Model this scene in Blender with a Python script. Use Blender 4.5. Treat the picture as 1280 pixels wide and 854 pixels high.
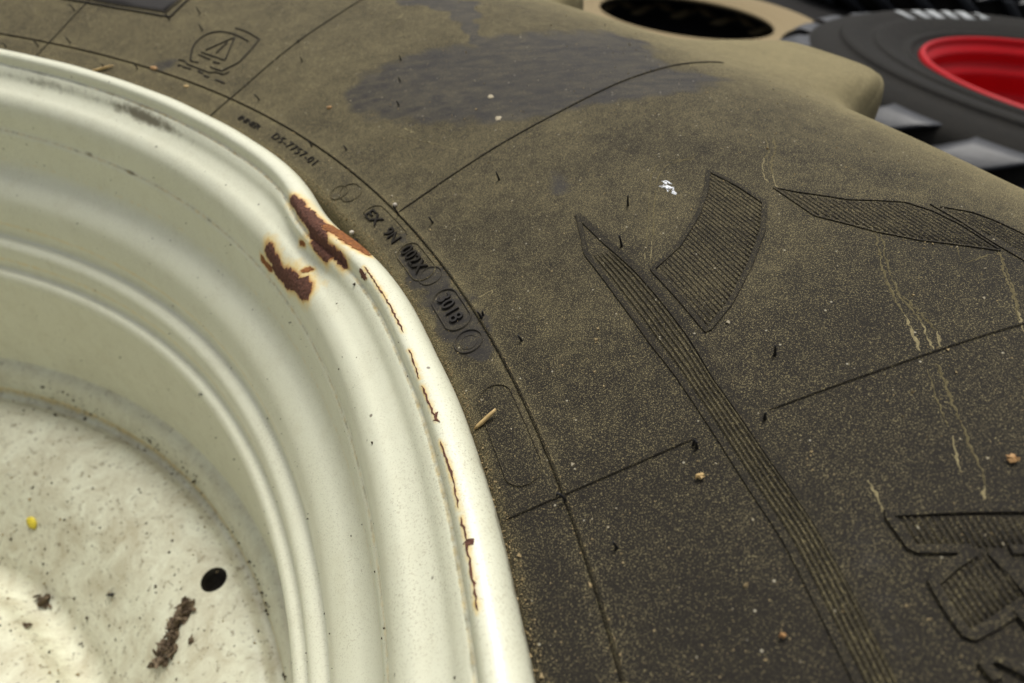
import bpy, bmesh, math, random
import numpy as np
from mathutils import Vector, Matrix
from mathutils.geometry import delaunay_2d_cdt

random.seed(7); rng = np.random.default_rng(7)
scn = bpy.context.scene
for o in list(bpy.data.objects): bpy.data.objects.remove(o)
COL = scn.collection

# ------------------------------------------------------------------ camera
# the wheel lies flat, its axis is the z axis of the world, the plane of its rim edge is z = 0
FPX, PITCH, ROLL, CH = 771.98, 0.70136, 0.10411, 0.15348      # focal length in pixels of a 1280 wide picture
CX, CY = 0.4747, 0.0543
c_, s_ = math.cos(PITCH), math.sin(PITCH)
fw = np.array([0, c_, -s_]); up0 = np.array([0, s_, c_]); rt0 = np.array([1., 0, 0])
RT = math.cos(ROLL)*rt0 + math.sin(ROLL)*up0
UP = -math.sin(ROLL)*rt0 + math.cos(ROLL)*up0
CO = np.array([CX, CY, CH])
cam = bpy.data.cameras.new('camera'); camo = bpy.data.objects.new('camera', cam); COL.objects.link(camo)
cam.sensor_fit = 'HORIZONTAL'; cam.sensor_width = 36.0; cam.lens = FPX*36/1280
cam.clip_start = 0.01; cam.clip_end = 2000
M = Matrix(((RT[0], UP[0], -fw[0], CO[0]), (RT[1], UP[1], -fw[1], CO[1]), (RT[2], UP[2], -fw[2], CO[2]), (0, 0, 0, 1)))
camo.matrix_world = M
cam.dof.use_dof = True; cam.dof.focus_distance = 0.215; cam.dof.aperture_fstop = 10.5
scn.camera = camo
scn.render.resolution_x = 1024; scn.render.resolution_y = 683

# ------------------------------------------------------------------ world, sun
SUN_EL, SUN_AZ = 69.0, 92.0          # azimuth counted from +x towards +y
w = bpy.data.worlds.new('World'); scn.world = w; w.use_nodes = True
nt = w.node_tree; bgn = nt.nodes['Background']
sky = nt.nodes.new('ShaderNodeTexSky'); sky.sky_type = 'NISHITA'; sky.sun_disc = False
sky.sun_elevation = math.radians(SUN_EL); sky.sun_rotation = math.radians(90-SUN_AZ)
sky.dust_density = 5.0; sky.air_density = 1.0; sky.ozone_density = 1.0
hs_ = nt.nodes.new('ShaderNodeHueSaturation'); hs_.inputs['Saturation'].default_value = .35      # thin bright cloud: the blue is washed out
nt.links.new(sky.outputs[0], hs_.inputs['Color']); nt.links.new(hs_.outputs[0], bgn.inputs[0]); bgn.inputs[1].default_value = 0.085
sl = bpy.data.lights.new('sun', 'SUN'); so = bpy.data.objects.new('sun', sl); COL.objects.link(so)
sl.energy = 1.9; sl.angle = math.radians(20); sl.color = (1, .97, .91)
sd = Vector((math.cos(math.radians(SUN_AZ))*math.cos(math.radians(SUN_EL)), math.sin(math.radians(SUN_AZ))*math.cos(math.radians(SUN_EL)), math.sin(math.radians(SUN_EL))))
so.rotation_euler = sd.to_track_quat('Z', 'Y').to_euler(); so.location = sd*5
vs = scn.view_settings; vs.view_transform = 'Standard'; vs.look = 'None'; vs.exposure = 0.55; vs.gamma = 1; vs.use_curve_mapping = False

# ------------------------------------------------------------------ node helpers
class N:
    def __init__(s, name):
        s.m = bpy.data.materials.new(name); s.m.use_nodes = True; s.t = s.m.node_tree
        s.b = s.t.nodes['Principled BSDF']; s.tc = s.t.nodes.new('ShaderNodeTexCoord').outputs['Object']
    def lk(s, a, b): s.t.links.new(a, b)
    def set(s, k, v):
        i = s.b.inputs[k]
        if isinstance(v, (int, float, tuple)): i.default_value = v
        else: s.lk(v, i)
    def noise(s, scale, detail=2, rough=.5, vec=None, dist=0):
        n = s.t.nodes.new('ShaderNodeTexNoise'); n.inputs['Scale'].default_value = scale; n.inputs['Detail'].default_value = detail
        n.inputs['Roughness'].default_value = rough; n.inputs['Distortion'].default_value = dist
        s.lk(vec if vec is not None else s.tc, n.inputs['Vector']); return n.outputs['Fac']
    def voro(s, scale, out='Distance', vec=None, rnd=1):
        n = s.t.nodes.new('ShaderNodeTexVoronoi'); n.inputs['Scale'].default_value = scale; n.inputs['Randomness'].default_value = rnd
        s.lk(vec if vec is not None else s.tc, n.inputs['Vector']); return n.outputs[out]
    def scalev(s, sx, sy, sz, vec=None):
        n = s.t.nodes.new('ShaderNodeMapping'); n.inputs['Scale'].default_value = (sx, sy, sz)
        s.lk(vec if vec is not None else s.tc, n.inputs['Vector']); return n.outputs[0]
    def ramp(s, f, a, b, lo=0., hi=1.):
        n = s.t.nodes.new('ShaderNodeMapRange'); n.clamp = True; s.lk(f, n.inputs[0])
        for k, v in zip((1, 2, 3, 4), (a, b, lo, hi)):
            if isinstance(v, (int, float)): n.inputs[k].default_value = v
            else: s.lk(v, n.inputs[k])
        return n.outputs[0]
    def math(s, op, a, b=None):
        n = s.t.nodes.new('ShaderNodeMath'); n.operation = op
        for k, v in enumerate((a, b)):
            if v is None: continue
            if isinstance(v, (int, float)): n.inputs[k].default_value = v
            else: s.lk(v, n.inputs[k])
        return n.outputs[0]
    def mix(s, f, a, b):
        n = s.t.nodes.new('ShaderNodeMix'); n.data_type = 'RGBA'
        for i, v in ((n.inputs[0], f), (n.inputs[6], a), (n.inputs[7], b)):
            if isinstance(v, (int, float)): i.default_value = v
            elif isinstance(v, tuple): i.default_value = (*v, 1)
            else: s.lk(v, i)
        return n.outputs[2]
    def attr(s, name):
        n = s.t.nodes.new('ShaderNodeAttribute'); n.attribute_name = name; return n.outputs['Fac']
    def uv(s):
        n = s.t.nodes.new('ShaderNodeUVMap'); n.uv_map = 'wheel_uv'; return n.outputs[0]
    def bump(s, h, strength, dist, prev=None):
        n = s.t.nodes.new('ShaderNodeBump'); n.inputs['Strength'].default_value = strength; n.inputs['Distance'].default_value = dist
        s.lk(h, n.inputs['Height'])
        if prev is not None: s.lk(prev, n.inputs['Normal'])
        return n.outputs[0]

def rubber(name, dark=(.0135, .0118, .0100), dustc=(.215, .180, .092), amount=.40, wiped=(.024, .0215, .0195), spec=.16):
    n = N(name)
    g1 = n.noise(2300, 2, .6); g2 = n.noise(4300, 1, .5); lo = n.noise(26, 4, .6); mid = n.noise(150, 3, .6)
    dust = n.attr('dust'); wipe = n.attr('wipe'); mud = n.attr('mud')
    grain = n.math('ADD', n.math('MULTIPLY', g1, .55), n.math('MULTIPLY', g2, .45))
    a = n.math('ADD', n.math('MULTIPLY', n.math('SUBTRACT', lo, .5), .42), n.math('MULTIPLY', n.math('SUBTRACT', mid, .5), .28))
    lvl = n.math('ADD', n.math('ADD', dust, amount), a)                       # how much dust lies here
    thr = n.math('SUBTRACT', .638, n.math('MULTIPLY', lvl, .17))
    sp = n.ramp(grain, n.math('SUBTRACT', thr, .05), n.math('ADD', thr, .06))
    strk = n.noise(240, 4, .65, vec=n.scalev(.22, 1, 1))
    wp = n.ramp(n.math('ADD', wipe, n.math('MULTIPLY', n.math('SUBTRACT', strk, .5), .55)), .28, .62)
    wp = n.math('MULTIPLY', wp, n.ramp(wipe, .02, .2)); wipe = wp
    nw = n.math('SUBTRACT', 1.0, n.math('MULTIPLY', wipe, n.ramp(strk, .35, .75, .97, .35)))
    cov = n.math('MULTIPLY', sp, nw)
    film = n.math('MULTIPLY', n.math('MULTIPLY', n.ramp(lvl, .35, 1.35, .02, .62), n.ramp(mid, .2, .8, .75, 1.15)), nw)
    cov = n.math('MAXIMUM', n.math('MULTIPLY', cov, .9), film)
    base = n.mix(n.math('MULTIPLY', wipe, .9), dark, wiped)
    dcol = n.mix(n.noise(420, 2), dustc, tuple(min(1, v*1.45) for v in dustc))
    col = n.mix(cov, base, dcol)
    # pale mineral specks
    v = n.voro(380); vc = n.voro(380, 'Color')
    sepc = n.t.nodes.new('ShaderNodeSeparateColor'); n.lk(vc, sepc.inputs[0])
    spk = n.math('MULTIPLY', n.ramp(v, .16, .10), n.math('GREATER_THAN', sepc.outputs[0], .93))
    col = n.mix(n.math('MULTIPLY', spk, .7), col, (.42, .38, .28))
    col = n.mix(n.math('MULTIPLY', mud, n.ramp(g1, .35, .6, .25, .95)), col, (.30, .25, .15))
    n.set('Base Color', col)
    n.set('Roughness', n.ramp(wipe, 0, 1, .85, .62)); n.set('Specular IOR Level', spec)
    b = n.bump(n.math('ADD', grain, n.math('MULTIPLY', mid, .25)), .55, .00035)
    b = n.bump(n.noise(60, 3), .35, .0012, b)
    n.set('Normal', b)
    return n.m

def paint(name):
    n = N(name); uv = n.uv()
    base = n.mix(n.noise(9, 3), (.605, .605, .455), (.65, .65, .50))
    mot = n.noise(70, 5, .65); fine = n.noise(1300, 2, .6); fine2 = n.noise(2200, 1)
    grime_shade = n.attr('grime_shade'); halo = n.attr('halo'); dirt = n.attr('dirt')
    col = n.mix(n.ramp(mot, .5, .8, 0, .28), base, (.46, .43, .28))
    sm = n.math('MULTIPLY', n.ramp(fine, .54, .70), n.ramp(n.noise(25, 3), .35, .75, .15, .75))
    col = n.mix(sm, col, (.33, .29, .19))
    # fine dark flecks
    fl = n.math('MULTIPLY', n.ramp(fine2, .66, .76), n.ramp(n.noise(14, 3), .4, .65, .15, .95))
    col = n.mix(fl, col, (.12, .11, .08))
    v = n.voro(150, vec=n.tc); vc = n.voro(150, 'Color'); sc = n.t.nodes.new('ShaderNodeSeparateColor'); n.lk(vc, sc.inputs[0])
    fk = n.math('MULTIPLY', n.ramp(v, .13, .07), n.math('GREATER_THAN', sc.outputs[0], .93))
    col = n.mix(n.math('MULTIPLY', fk, .85), col, (.10, .08, .05))
    # dirty film on the disc
    df = n.math('MULTIPLY', dirt, n.ramp(n.noise(45, 6, .7, dist=.6), .38, .70))
    col = n.mix(n.math('MULTIPLY', df, .72), col, (.34, .29, .18))
    ds = n.math('MULTIPLY', dirt, n.ramp(n.noise(190, 4, .7), .57, .67))
    col = n.mix(n.math('MULTIPLY', ds, .75), col, (.16, .13, .08))
    # moss dirt, with the shade under the lip put into its colour
    gm = n.ramp(n.math('ADD', grime_shade, n.math('MULTIPLY', n.math('SUBTRACT', n.noise(150, 5, .7), .5), 1.5)), .35, .9)
    gm = n.math('MULTIPLY', gm, n.ramp(grime_shade, 0.02, .25))
    col = n.mix(n.math('MULTIPLY', gm, .88), col, (.095, .075, .030))
    # rust stain: pale yellow to orange
    hn = n.math('ADD', halo, n.math('MULTIPLY', n.math('SUBTRACT', n.noise(260, 4, .65), .5), .9))
    hn = n.math('MULTIPLY', hn, n.ramp(halo, 0.0, .15))
    col = n.mix(n.ramp(hn, .12, .62, 0, .8), col, (.66, .47, .14))
    col = n.mix(n.ramp(hn, .55, 1.0, 0, .92), col, (.36, .13, .03))
    n.set('Base Color', col)
    r = n.ramp(n.math('ADD', n.math('ADD', dirt, halo), sm), 0, 1, .36, .75)
    n.set('Roughness', r); n.set('Specular IOR Level', .5)
    n.set('Coat Weight', .25); n.set('Coat Roughness', .3)
    b = n.bump(n.noise(240, 3), .35, .0003); b = n.bump(fine, .25, .00012, b)
    b = n.bump(n.noise(16, 2), .25, .002, b)
    n.set('Normal', b)
    return n.m

def simple(name, col, rough=.7, spec=.4, var=.35, scale=300, bumpd=.0003, col2=None, metallic=0.):
    n = N(name); f = n.noise(scale, 4, .6)
    c2 = col2 or tuple(v*(1-var) for v in col)
    n.set('Base Color', n.mix(n.ramp(f, .3, .7), c2, col)); n.set('Roughness', rough); n.set('Specular IOR Level', spec); n.set('Metallic', metallic)
    n.set('Normal', n.bump(f, .5, bumpd)); return n.m

MAT = dict(
    lugrubber=simple('glossy_rubber', (.024, .026, .030), .52, .5, scale=30, bumpd=.002),
    rubber=rubber('dusty_rubber'), paint=paint('cream_paint'),
    brown=rubber('tan_dust_rubber', dustc=(.21, .162, .088), amount=1.1),
    grey=rubber('grey_rubber', dark=(.012, .0115, .0105), dustc=(.042, .037, .028), amount=.55, spec=.12),
    hair=simple('black_rubber_hair', (.012, .011, .011), .6),
    rust=simple('flaked_rust', (.145, .066, .044), .9, .15, scale=620, bumpd=.0009, col2=(.065, .032, .024)),
    rust_light=simple('orange_rust', (.30, .12, .035), .85, .2, scale=500, bumpd=.0006, col2=(.14, .055, .025)),
    red=simple('red_paint', (.43, .001, .005), .5, .18, var=.12, scale=9, bumpd=.0002),
    straw=simple('dry_straw', (.52, .38, .17), .7, .3, scale=900, col2=(.36, .24, .10)),
    tan=simple('tan_husk', (.50, .30, .13), .7, .3, scale=700, col2=(.30, .17, .07)),
    pale=simple('pale_husk', (.62, .57, .47), .55, .4, scale=900, col2=(.42, .37, .29)),
    yellow=simple('yellow_petal', (.72, .58, .05), .6, .3, scale=500),
    litter=simple('brown_litter', (.20, .15, .095), .9, .2, scale=300, bumpd=.001, col2=(.040, .026, .017)),
    insect=simple('dark_insect', (.020, .016, .012), .5, .4, scale=900),
    white=simple('white_dropping', (.80, .82, .84), .8, .2, var=.1, scale=900),
    asphalt=simple('shade_dark_asphalt', (.020, .019, .018), .95, .1, scale=60, bumpd=.003),  # base darkened to take in the shade of the gaps between tyres
    letter=simple('pale_lettering', (.42, .44, .44), .7, .3, scale=60),
    hole=simple('dark_bore', (.10, .09, .07), .9, .2),
    grit=simple('pale_grit', (.44, .39, .28), .8, .2, scale=900, col2=(.30, .25, .16)),
    dustcrumb=simple('golden_dust_crumbs', (.36, .28, .15), .9, .1, scale=900, col2=(.22, .16, .08)),
    crumb=simple('dirt_crumbs', (.055, .042, .026), .9, .1, scale=900),
)

# ------------------------------------------------------------------ object helpers
def tag(o, label=None, cat=None, group=None, kind=None):
    if label: o['label'] = label
    if cat: o['category'] = cat
    if group: o['group'] = group
    if kind: o['kind'] = kind
    return o
def empty(name, loc=(0, 0, 0)):
    o = bpy.data.objects.new(name, None); o.location = loc; o.empty_display_size = .05; COL.objects.link(o); return o
def mesh(name, verts, faces, mat, parent=None, smooth=True):
    me = bpy.data.meshes.new(name)
    me.from_pydata([tuple(v) for v in verts], [], faces); me.update()
    if smooth: me.polygons.foreach_set('use_smooth', [True]*len(me.polygons))
    me.materials.append(MAT[mat] if isinstance(mat, str) else mat)
    o = bpy.data.objects.new(name, me); COL.objects.link(o)
    if parent is not None:
        o.parent = parent; o.matrix_parent_inverse = Matrix.Translation(-world(parent))
    return o
def world(o):
    v = Vector(o.location)
    return v if o.parent is None else v*0 + v if o.type != 'EMPTY' else v
def fattr(o, name, vals):
    a = o.data.attributes.new(name, 'FLOAT', 'POINT'); a.data.foreach_set('value', np.asarray(vals, dtype=np.float32))

def catmull(pts, n=10):
    P = np.array(pts, float); P = np.vstack([2*P[0]-P[1], P, 2*P[-1]-P[-2]]); out = []
    for i in range(1, len(P)-2):
        p0, p1, p2, p3 = P[i-1:i+3]
        d1 = max(np.linalg.norm(p1-p0), 1e-9)**.5; d2 = max(np.linalg.norm(p2-p1), 1e-9)**.5; d3 = max(np.linalg.norm(p3-p2), 1e-9)**.5
        m1 = ((p1-p0)/d1-(p2-p0)/(d1+d2)+(p2-p1)/d2)*d2; m2 = ((p2-p1)/d2-(p3-p1)/(d2+d3)+(p3-p2)/d3)*d2
        for k in range(n):
            t = k/n; t2, t3 = t*t, t*t*t
            out.append((2*t3-3*t2+1)*p1+(t3-2*t2+t)*m1+(-2*t3+3*t2)*p2+(t3-t2)*m2)
    out.append(P[-2]); return np.array(out)

class Rev:
    """surface of revolution about the z axis through (ox, oy); s = length along its profile"""
    def __init__(s, pts, n=10, sign=1, origin=(0, 0)):
        s.p = catmull(pts, n); s.s = np.r_[0, np.cumsum(np.linalg.norm(np.diff(s.p, axis=0), axis=1))]
        s.sign = sign; s.o = np.array(origin); s.disp = None
    def rz(s, q):
        q = np.asarray(q, float); return np.interp(q, s.s, s.p[:, 0]), np.interp(q, s.s, s.p[:, 1])
    def s_of(s, r, lo=0, hi=1e9):                                       # first s whose radius is r
        m = (s.s >= lo) & (s.s <= hi); pr, ps = s.p[m, 0], s.s[m]
        i = np.argmin(abs(pr-r)); return ps[i]
    def P(s, th, q, h=0., nodisp=False):
        th = np.asarray(th, float); q = np.asarray(q, float)
        e = 4e-4; r0, z0 = s.rz(q-e); r1, z1 = s.rz(q+e); r, z = s.rz(q)
        dr, dz = r1-r0, z1-z0; L = np.hypot(dr, dz)+1e-12
        nr, nz = -dz/L*s.sign, dr/L*s.sign
        if s.disp is not None and not nodisp:
            a, b = s.disp(th, q, r, z); r = r+a; z = z+b
        r = r+nr*h; z = z+nz*h
        return np.stack(np.broadcast_arrays(r*np.cos(th)+s.o[0], r*np.sin(th)+s.o[1], z), -1)
    def _hit(s, px, py):
        d = fw*FPX+(px-640)*RT-(py-427)*UP; o = CO-np.array([*s.o, 0])
        r0, z0 = s.p[:-1].T; r1, z1 = s.p[1:].T
        best = (1e9, 0, 0)
        for k in range(len(r0)):
            if abs(z1[k]-z0[k]) < 1e-9:
                ts = [((z0[k]-o[2])/d[2])]
            else:
                kk = (r1[k]-r0[k])/(z1[k]-z0[k]); c0 = r0[k]+kk*(o[2]-z0[k]); c1 = kk*d[2]
                A = d[0]**2+d[1]**2-c1*c1; B = 2*(o[0]*d[0]+o[1]*d[1]-c0*c1); C = o[0]**2+o[1]**2-c0*c0
                D = B*B-4*A*C
                if D < 0: continue
                q = D**.5; ts = [(-B-q)/(2*A), (-B+q)/(2*A)]
            for t in ts:
                if t <= 0 or t >= best[0]: continue
                x = o+d*t; r = math.hypot(x[0], x[1])
                L = math.hypot(r1[k]-r0[k], z1[k]-z0[k])
                u = ((r-r0[k])*(r1[k]-r0[k])+(x[2]-z0[k])*(z1[k]-z0[k]))/(L*L)
                e = abs((r-r0[k])*(z1[k]-z0[k])-(x[2]-z0[k])*(r1[k]-r0[k]))/L
                if -.001 <= u <= 1.001 and e < 1e-5: best = (t, math.atan2(x[1], x[0]), s.s[k]+u*L)
        return (best[1], best[2]) if best[0] < 1e9 else None
    def hit(s, px, py):
        """the place on this surface seen at a point of the photograph -> (angle, s)"""
        qx, qy = px, py; h = s._hit(qx, qy)
        if s.disp is None or h is None: return h
        for it in range(4):
            x = s.P(h[0], h[1]); a, b = proj(x); qx += (px-a)*.8; qy += (py-b)*.8
            g = s._hit(qx, qy)
            if g is None: break
            h = g
        return h
    def hits(s, pts):
        return [h for h in (s.hit(*p) for p in pts) if h is not None]
def proj(x):
    v = np.asarray(x)-CO; d = v@fw
    return 640+FPX*(v@RT)/d, 427-FPX*(v@UP)/d

def build_rev(S, name, mat, parent, ths, ss, closed=False, mask=None, attrs=None, flip=False):
    TH, SS = np.meshgrid(ths, ss, indexing='ij'); V = S.P(TH, SS)
    nu, nv = TH.shape
    # analytic-like normals shared by neighbouring pieces
    i, j = np.meshgrid(np.arange(nu if closed else nu-1), np.arange(nv-1), indexing='ij')
    i2 = (i+1) % nu
    F = np.stack([i*nv+j, i2*nv+j, i2*nv+j+1, i*nv+j+1], -1).reshape(-1, 4)
    if (S.sign > 0) != flip: F = F[:, ::-1]
    if mask is not None: F = F[mask(TH, SS)[i, j].ravel()]
    used = np.unique(F); rem = -np.ones(nu*nv, int); rem[used] = np.arange(len(used))
    o = mesh(name, V.reshape(-1, 3)[used], rem[F].tolist(), mat, parent)
    if attrs:
        for k, fn in attrs.items(): fattr(o, k, fn(TH.ravel()[used], SS.ravel()[used]))
    return o

def sdf_poly(x, y, poly):
    """signed distance (negative inside) of points to a polygon"""
    P = np.asarray(poly, float); d = np.full(x.shape, 1e9); ins = np.zeros(x.shape, bool)
    for k in range(len(P)):
        a, b = P[k], P[(k+1) % len(P)]; e = b-a; L = max(e@e, 1e-18)
        t = np.clip(((x-a[0])*e[0]+(y-a[1])*e[1])/L, 0, 1)
        d = np.minimum(d, np.hypot(x-a[0]-t*e[0], y-a[1]-t*e[1]))
        if a[1] != b[1]:
            c = ((a[1] > y) != (b[1] > y)) & (x < (b[0]-a[0])*(y-a[1])/(b[1]-a[1])+a[0]); ins ^= c
    return np.where(ins, -d, d)
def sdf_line(x, y, path):
    d = np.full(x.shape, 1e9); P = np.asarray(path, float)
    for a, b in zip(P[:-1], P[1:]):
        e = b-a; L = max(e@e, 1e-18); t = np.clip(((x-a[0])*e[0]+(y-a[1])*e[1])/L, 0, 1)
        d = np.minimum(d, np.hypot(x-a[0]-t*e[0], y-a[1]-t*e[1]))
    return d
def resample(path, step):
    P = np.asarray(path, float); L = np.r_[0, np.cumsum(np.linalg.norm(np.diff(P, axis=0), axis=1))]
    n = max(2, int(math.ceil(L[-1]/step))+1); q = np.linspace(0, L[-1], n)
    return np.stack([np.interp(q, L, P[:, 0]), np.interp(q, L, P[:, 1])], 1)

RB = .58                                                               # reference radius for (angle*RB, s) charts
def chart(hs, R=RB): return [(h[0]*R, h[1]) for h in hs]

class Strip:
    """collects raised beads laid on a surface of revolution; path in (angle, s)"""
    def __init__(s, S): s.S = S; s.v = []; s.f = []; s.n = 0
    def add(s, path, width, height, step=.004, closed=False, taper=0, sink=.0003, jitter=0, flat=.45, smoothpath=False):
        th0 = path[0][0]; rr = float(s.S.rz(path[len(path)//2][1])[0])
        pl = [((p[0])*rr, p[1]) for p in path]
        if smoothpath: pl = catmull(pl, 8)
        if closed: pl = list(pl)+[pl[0]]
        P = resample(pl, step)
        if closed: P = P[:-1]
        n = len(P)
        if closed: T = np.roll(P, -1, 0)-np.roll(P, 1, 0)
        else: T = np.gradient(P, axis=0)
        T /= np.linalg.norm(T, axis=1)[:, None]+1e-12; Nn = np.stack([-T[:, 1], T[:, 0]], 1)
        if not closed:                                                  # keep mitres sane at corners
            pass
        wv = np.full(n, width); hv = np.full(n, height)
        if taper and not closed:
            q = np.minimum(np.arange(n), np.arange(n)[::-1])/max(1, taper/step); q = np.clip(q+.15, 0, 1); hv = hv*q; wv = wv*(.4+.6*q)
        if jitter: wv = wv*(1+jitter*rng.normal(size=n)); P = P+Nn*(rng.normal(size=n)*width*jitter*.6)[:, None]
        offs = [(-.5, -sink), (-.5*flat, 1), (0, 1.08), (.5*flat, 1), (.5, -sink)]
        rows = []
        for a, hh in offs:
            Q = P+Nn*(wv*a)[:, None]; h = hv*hh if hh > 0 else np.full(n, hh)
            rows.append(s.S.P(Q[:, 0]/rr, Q[:, 1], h))
        V = np.stack(rows, 1).reshape(-1, 3); m = len(offs); s.v.append(V)
        for i in range(n if closed else n-1):
            i2 = (i+1) % n
            for j in range(m-1):
                s.f.append((s.n+i*m+j, s.n+i2*m+j, s.n+i2*m+j+1, s.n+i*m+j+1))
        if not closed:
            s.f.append(tuple(s.n+j for j in range(m))); s.f.append(tuple(s.n+(n-1)*m+j for j in range(m))[::-1])
        s.n += len(V); return s
    def build(s, name, mat, parent, smooth=True, dust=0., mud=0., wipe=0.):
        o = mesh(name, np.vstack(s.v), s.f, mat, parent, smooth)
        bm = bmesh.new(); bm.from_mesh(o.data); bmesh.ops.recalc_face_normals(bm, faces=bm.faces)
        # a bead lies on its surface: its top must look outwards
        bm.to_mesh(o.data); bm.free()
        nv = len(o.data.vertices)
        for k, v in (('dust', dust), ('mud', mud), ('wipe', wipe)): fattr(o, k, np.full(nv, v))
        return o

def patch(S, name, outline, mat, parent, h=.0003, step=.0012, rough=0., edge=.0, dome=0., jag=0., attrs=None, smooth=True):
    """filled plate of uneven thickness lying on a surface; outline in (angle, s)"""
    rr = float(S.rz(outline[0][1])[0]); P = np.array([(a*rr, b) for a, b in outline])
    if jag:
        Q = resample(np.vstack([P, P[:1]]), step)[:-1]; kq = np.arange(len(Q)); Q = Q+rng.normal(size=Q.shape)*jag+np.stack([np.sin(kq*.9+rng.uniform(0, 6)), np.cos(kq*1.3+rng.uniform(0, 6))], 1)*jag*.9; P = Q
    lo, hi = P.min(0), P.max(0); gx = np.arange(lo[0], hi[0], step); gy = np.arange(lo[1], hi[1], step)
    GX, GY = np.meshgrid(gx, gy); GX = GX.ravel()+rng.uniform(-.2, .2, GX.size)*step; GY = GY.ravel()+rng.uniform(-.2, .2, GY.size)*step
    d = sdf_poly(GX, GY, P); m = d < -step*.45
    pts = [Vector(p) for p in P]+[Vector((a, b)) for a, b in zip(GX[m], GY[m])]
    vo, eo, fo, *_ = delaunay_2d_cdt(pts, [], [list(range(len(P)))], 1, 1e-7)
    vo = np.array([tuple(v) for v in vo]); dd = -sdf_poly(vo[:, 0], vo[:, 1], P)
    hh = h*np.clip(dd/(edge+1e-9), 0, 1) if edge else np.full(len(vo), h)
    if dome: hh = hh+dome*np.clip(dd/max(dd.max(), 1e-9), 0, 1)**.6
    if rough: hh = hh+rng.uniform(-1, 1, len(vo))*rough*(dd > step*.3)
    top = S.P(vo[:, 0]/rr, vo[:, 1], hh)
    # rim of the plate: walls down into the surface
    cnt = {}
    for f in fo:
        for a, b in zip(f, list(f[1:])+[f[0]]): cnt[(a, b)] = 1
    bd = [(a, b) for (a, b) in cnt if (b, a) not in cnt]
    V = list(top); F = [tuple(f) for f in fo]; low = {}
    for a, b in bd:
        for k in (a, b):
            if k not in low: low[k] = len(V); V.append(S.P(vo[k, 0]/rr, vo[k, 1], -.0004))
        F.append((b, a, low[a], low[b]))
    if S.sign < 0: F = [f[::-1] for f in F]
    o = mesh(name, V, F, mat, parent, smooth)
    for k in ('dust', 'mud', 'wipe'): fattr(o, k, np.full(len(V), (attrs or {}).get(k, 0.)))
    return o

def tube(path, radii, n=6):
    P = np.array(path, float); V = []; F = []; m = len(P)
    T = np.gradient(P, axis=0); T /= np.linalg.norm(T, axis=1)[:, None]+1e-12
    for i in range(m):
        a = np.cross(T[i], [0, 0, 1.]);
        if np.linalg.norm(a) < .1: a = np.cross(T[i], [0, 1., 0])
        a /= np.linalg.norm(a); b = np.cross(T[i], a); r = radii[i]
        for k in range(n): V.append(P[i]+r*(math.cos(2*math.pi*k/n)*a+math.sin(2*math.pi*k/n)*b))
    for i in range(m-1):
        for k in range(n): F.append((i*n+k, i*n+(k+1) % n, (i+1)*n+(k+1) % n, (i+1)*n+k))
    F.append(tuple(range(n))[::-1]); F.append(tuple((m-1)*n+k for k in range(n))); return V, F

def lump(c, ax, rough=.15, n=2, seed=0):
    """uneven pebble; ax = three half-axis vectors"""
    bm = bmesh.new(); bmesh.ops.create_icosphere(bm, subdivisions=n, radius=1); r = np.random.default_rng(seed)
    V = []; A = np.array(ax)
    for v in bm.verts:
        q = np.array(v.co)*(1+rough*r.normal()); V.append(np.array(c)+q@A)
    F = [tuple(v.index for v in f.verts) for f in bm.faces]; bm.free(); return V, F
def join(parts):
    V = []; F = []
    for v, f in parts:
        n = len(V); V += list(v); F += [tuple(k+n for k in q) for q in f]
    return V, F

# ------------------------------------------------------------------ profiles of the big wheel
TY = Rev([(.4990, -.060), (.4995, -.022), (.5005, -.010), (.5030, -.0040), (.512, .0010), (.5208, .0048), (.533, .0103), (.555, .0203), (.577, .0292),
          (.600, .0370), (.6165, .0420), (.633, .0468), (.655, .0520), (.688, .0560), (.714, .0555), (.735, .0530),
          (.760, .0475), (.783, .0370), (.801, .0190), (.811, -.008), (.815, -.05), (.818, -.15), (.820, -.27), (.818, -.40),
          (.812, -.50), (.795, -.55), (.74, -.585), (.68, -.595), (.60, -.575), (.53, -.545), (.503, -.535)], 10, 1)
RI = Rev([(.5030, -.060), (.5035, -.020), (.5028, -.0075), (.5008, -.0005), (.4980, .0030), (.4950, .0044), (.4915, .0044), (.4896, .0034), (.4887, .0008), (.4885, -.0030),
          (.4872, -.0036), (.4850, -.0062), (.4825, -.0105), (.4780, -.0140), (.4728, -.0168), (.4692, -.0215), (.4675, -.0290), (.4672, -.0390),
          (.4668, -.0402), (.4658, -.0412), (.4654, -.050), (.4648, -.0620), (.4630, -.0675), (.4590, -.0725), (.4530, -.0775), (.4480, -.0840), (.4452, -.0930), (.4440, -.104), (.4436, -.1145),
          (.4425, -.1158), (.4385, -.1164), (.4352, -.1190), (.4336, -.1260), (.4330, -.1370), (.4318, -.1384), (.4280, -.1392), (.4256, -.1430), (.4250, -.1520), (.4248, -.170), (.4248, -.210), (.4245, -.2400)], 8, -1)
RING = Rev([(.4252, -.2350), (.4232, -.2368), (.4200, -.2385), (.4160, -.2425), (.4125, -.2500), (.4105, -.2590)], 8, -1)
DI = Rev([(.4118, -.2580), (.4105, -.2640), (.4078, -.2668), (.4045, -.2660), (.4005, -.2638), (.3920, -.2635), (.375, -.2670), (.350, -.2810), (.325, -.3080), (.310, -.3260), (.3015, -.3370),
          (.294, -.3400), (.286, -.3370), (.276, -.3260), (.25, -.3210), (.20, -.3190), (.15, -.319), (.12, -.319)], 8, -1)

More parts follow.
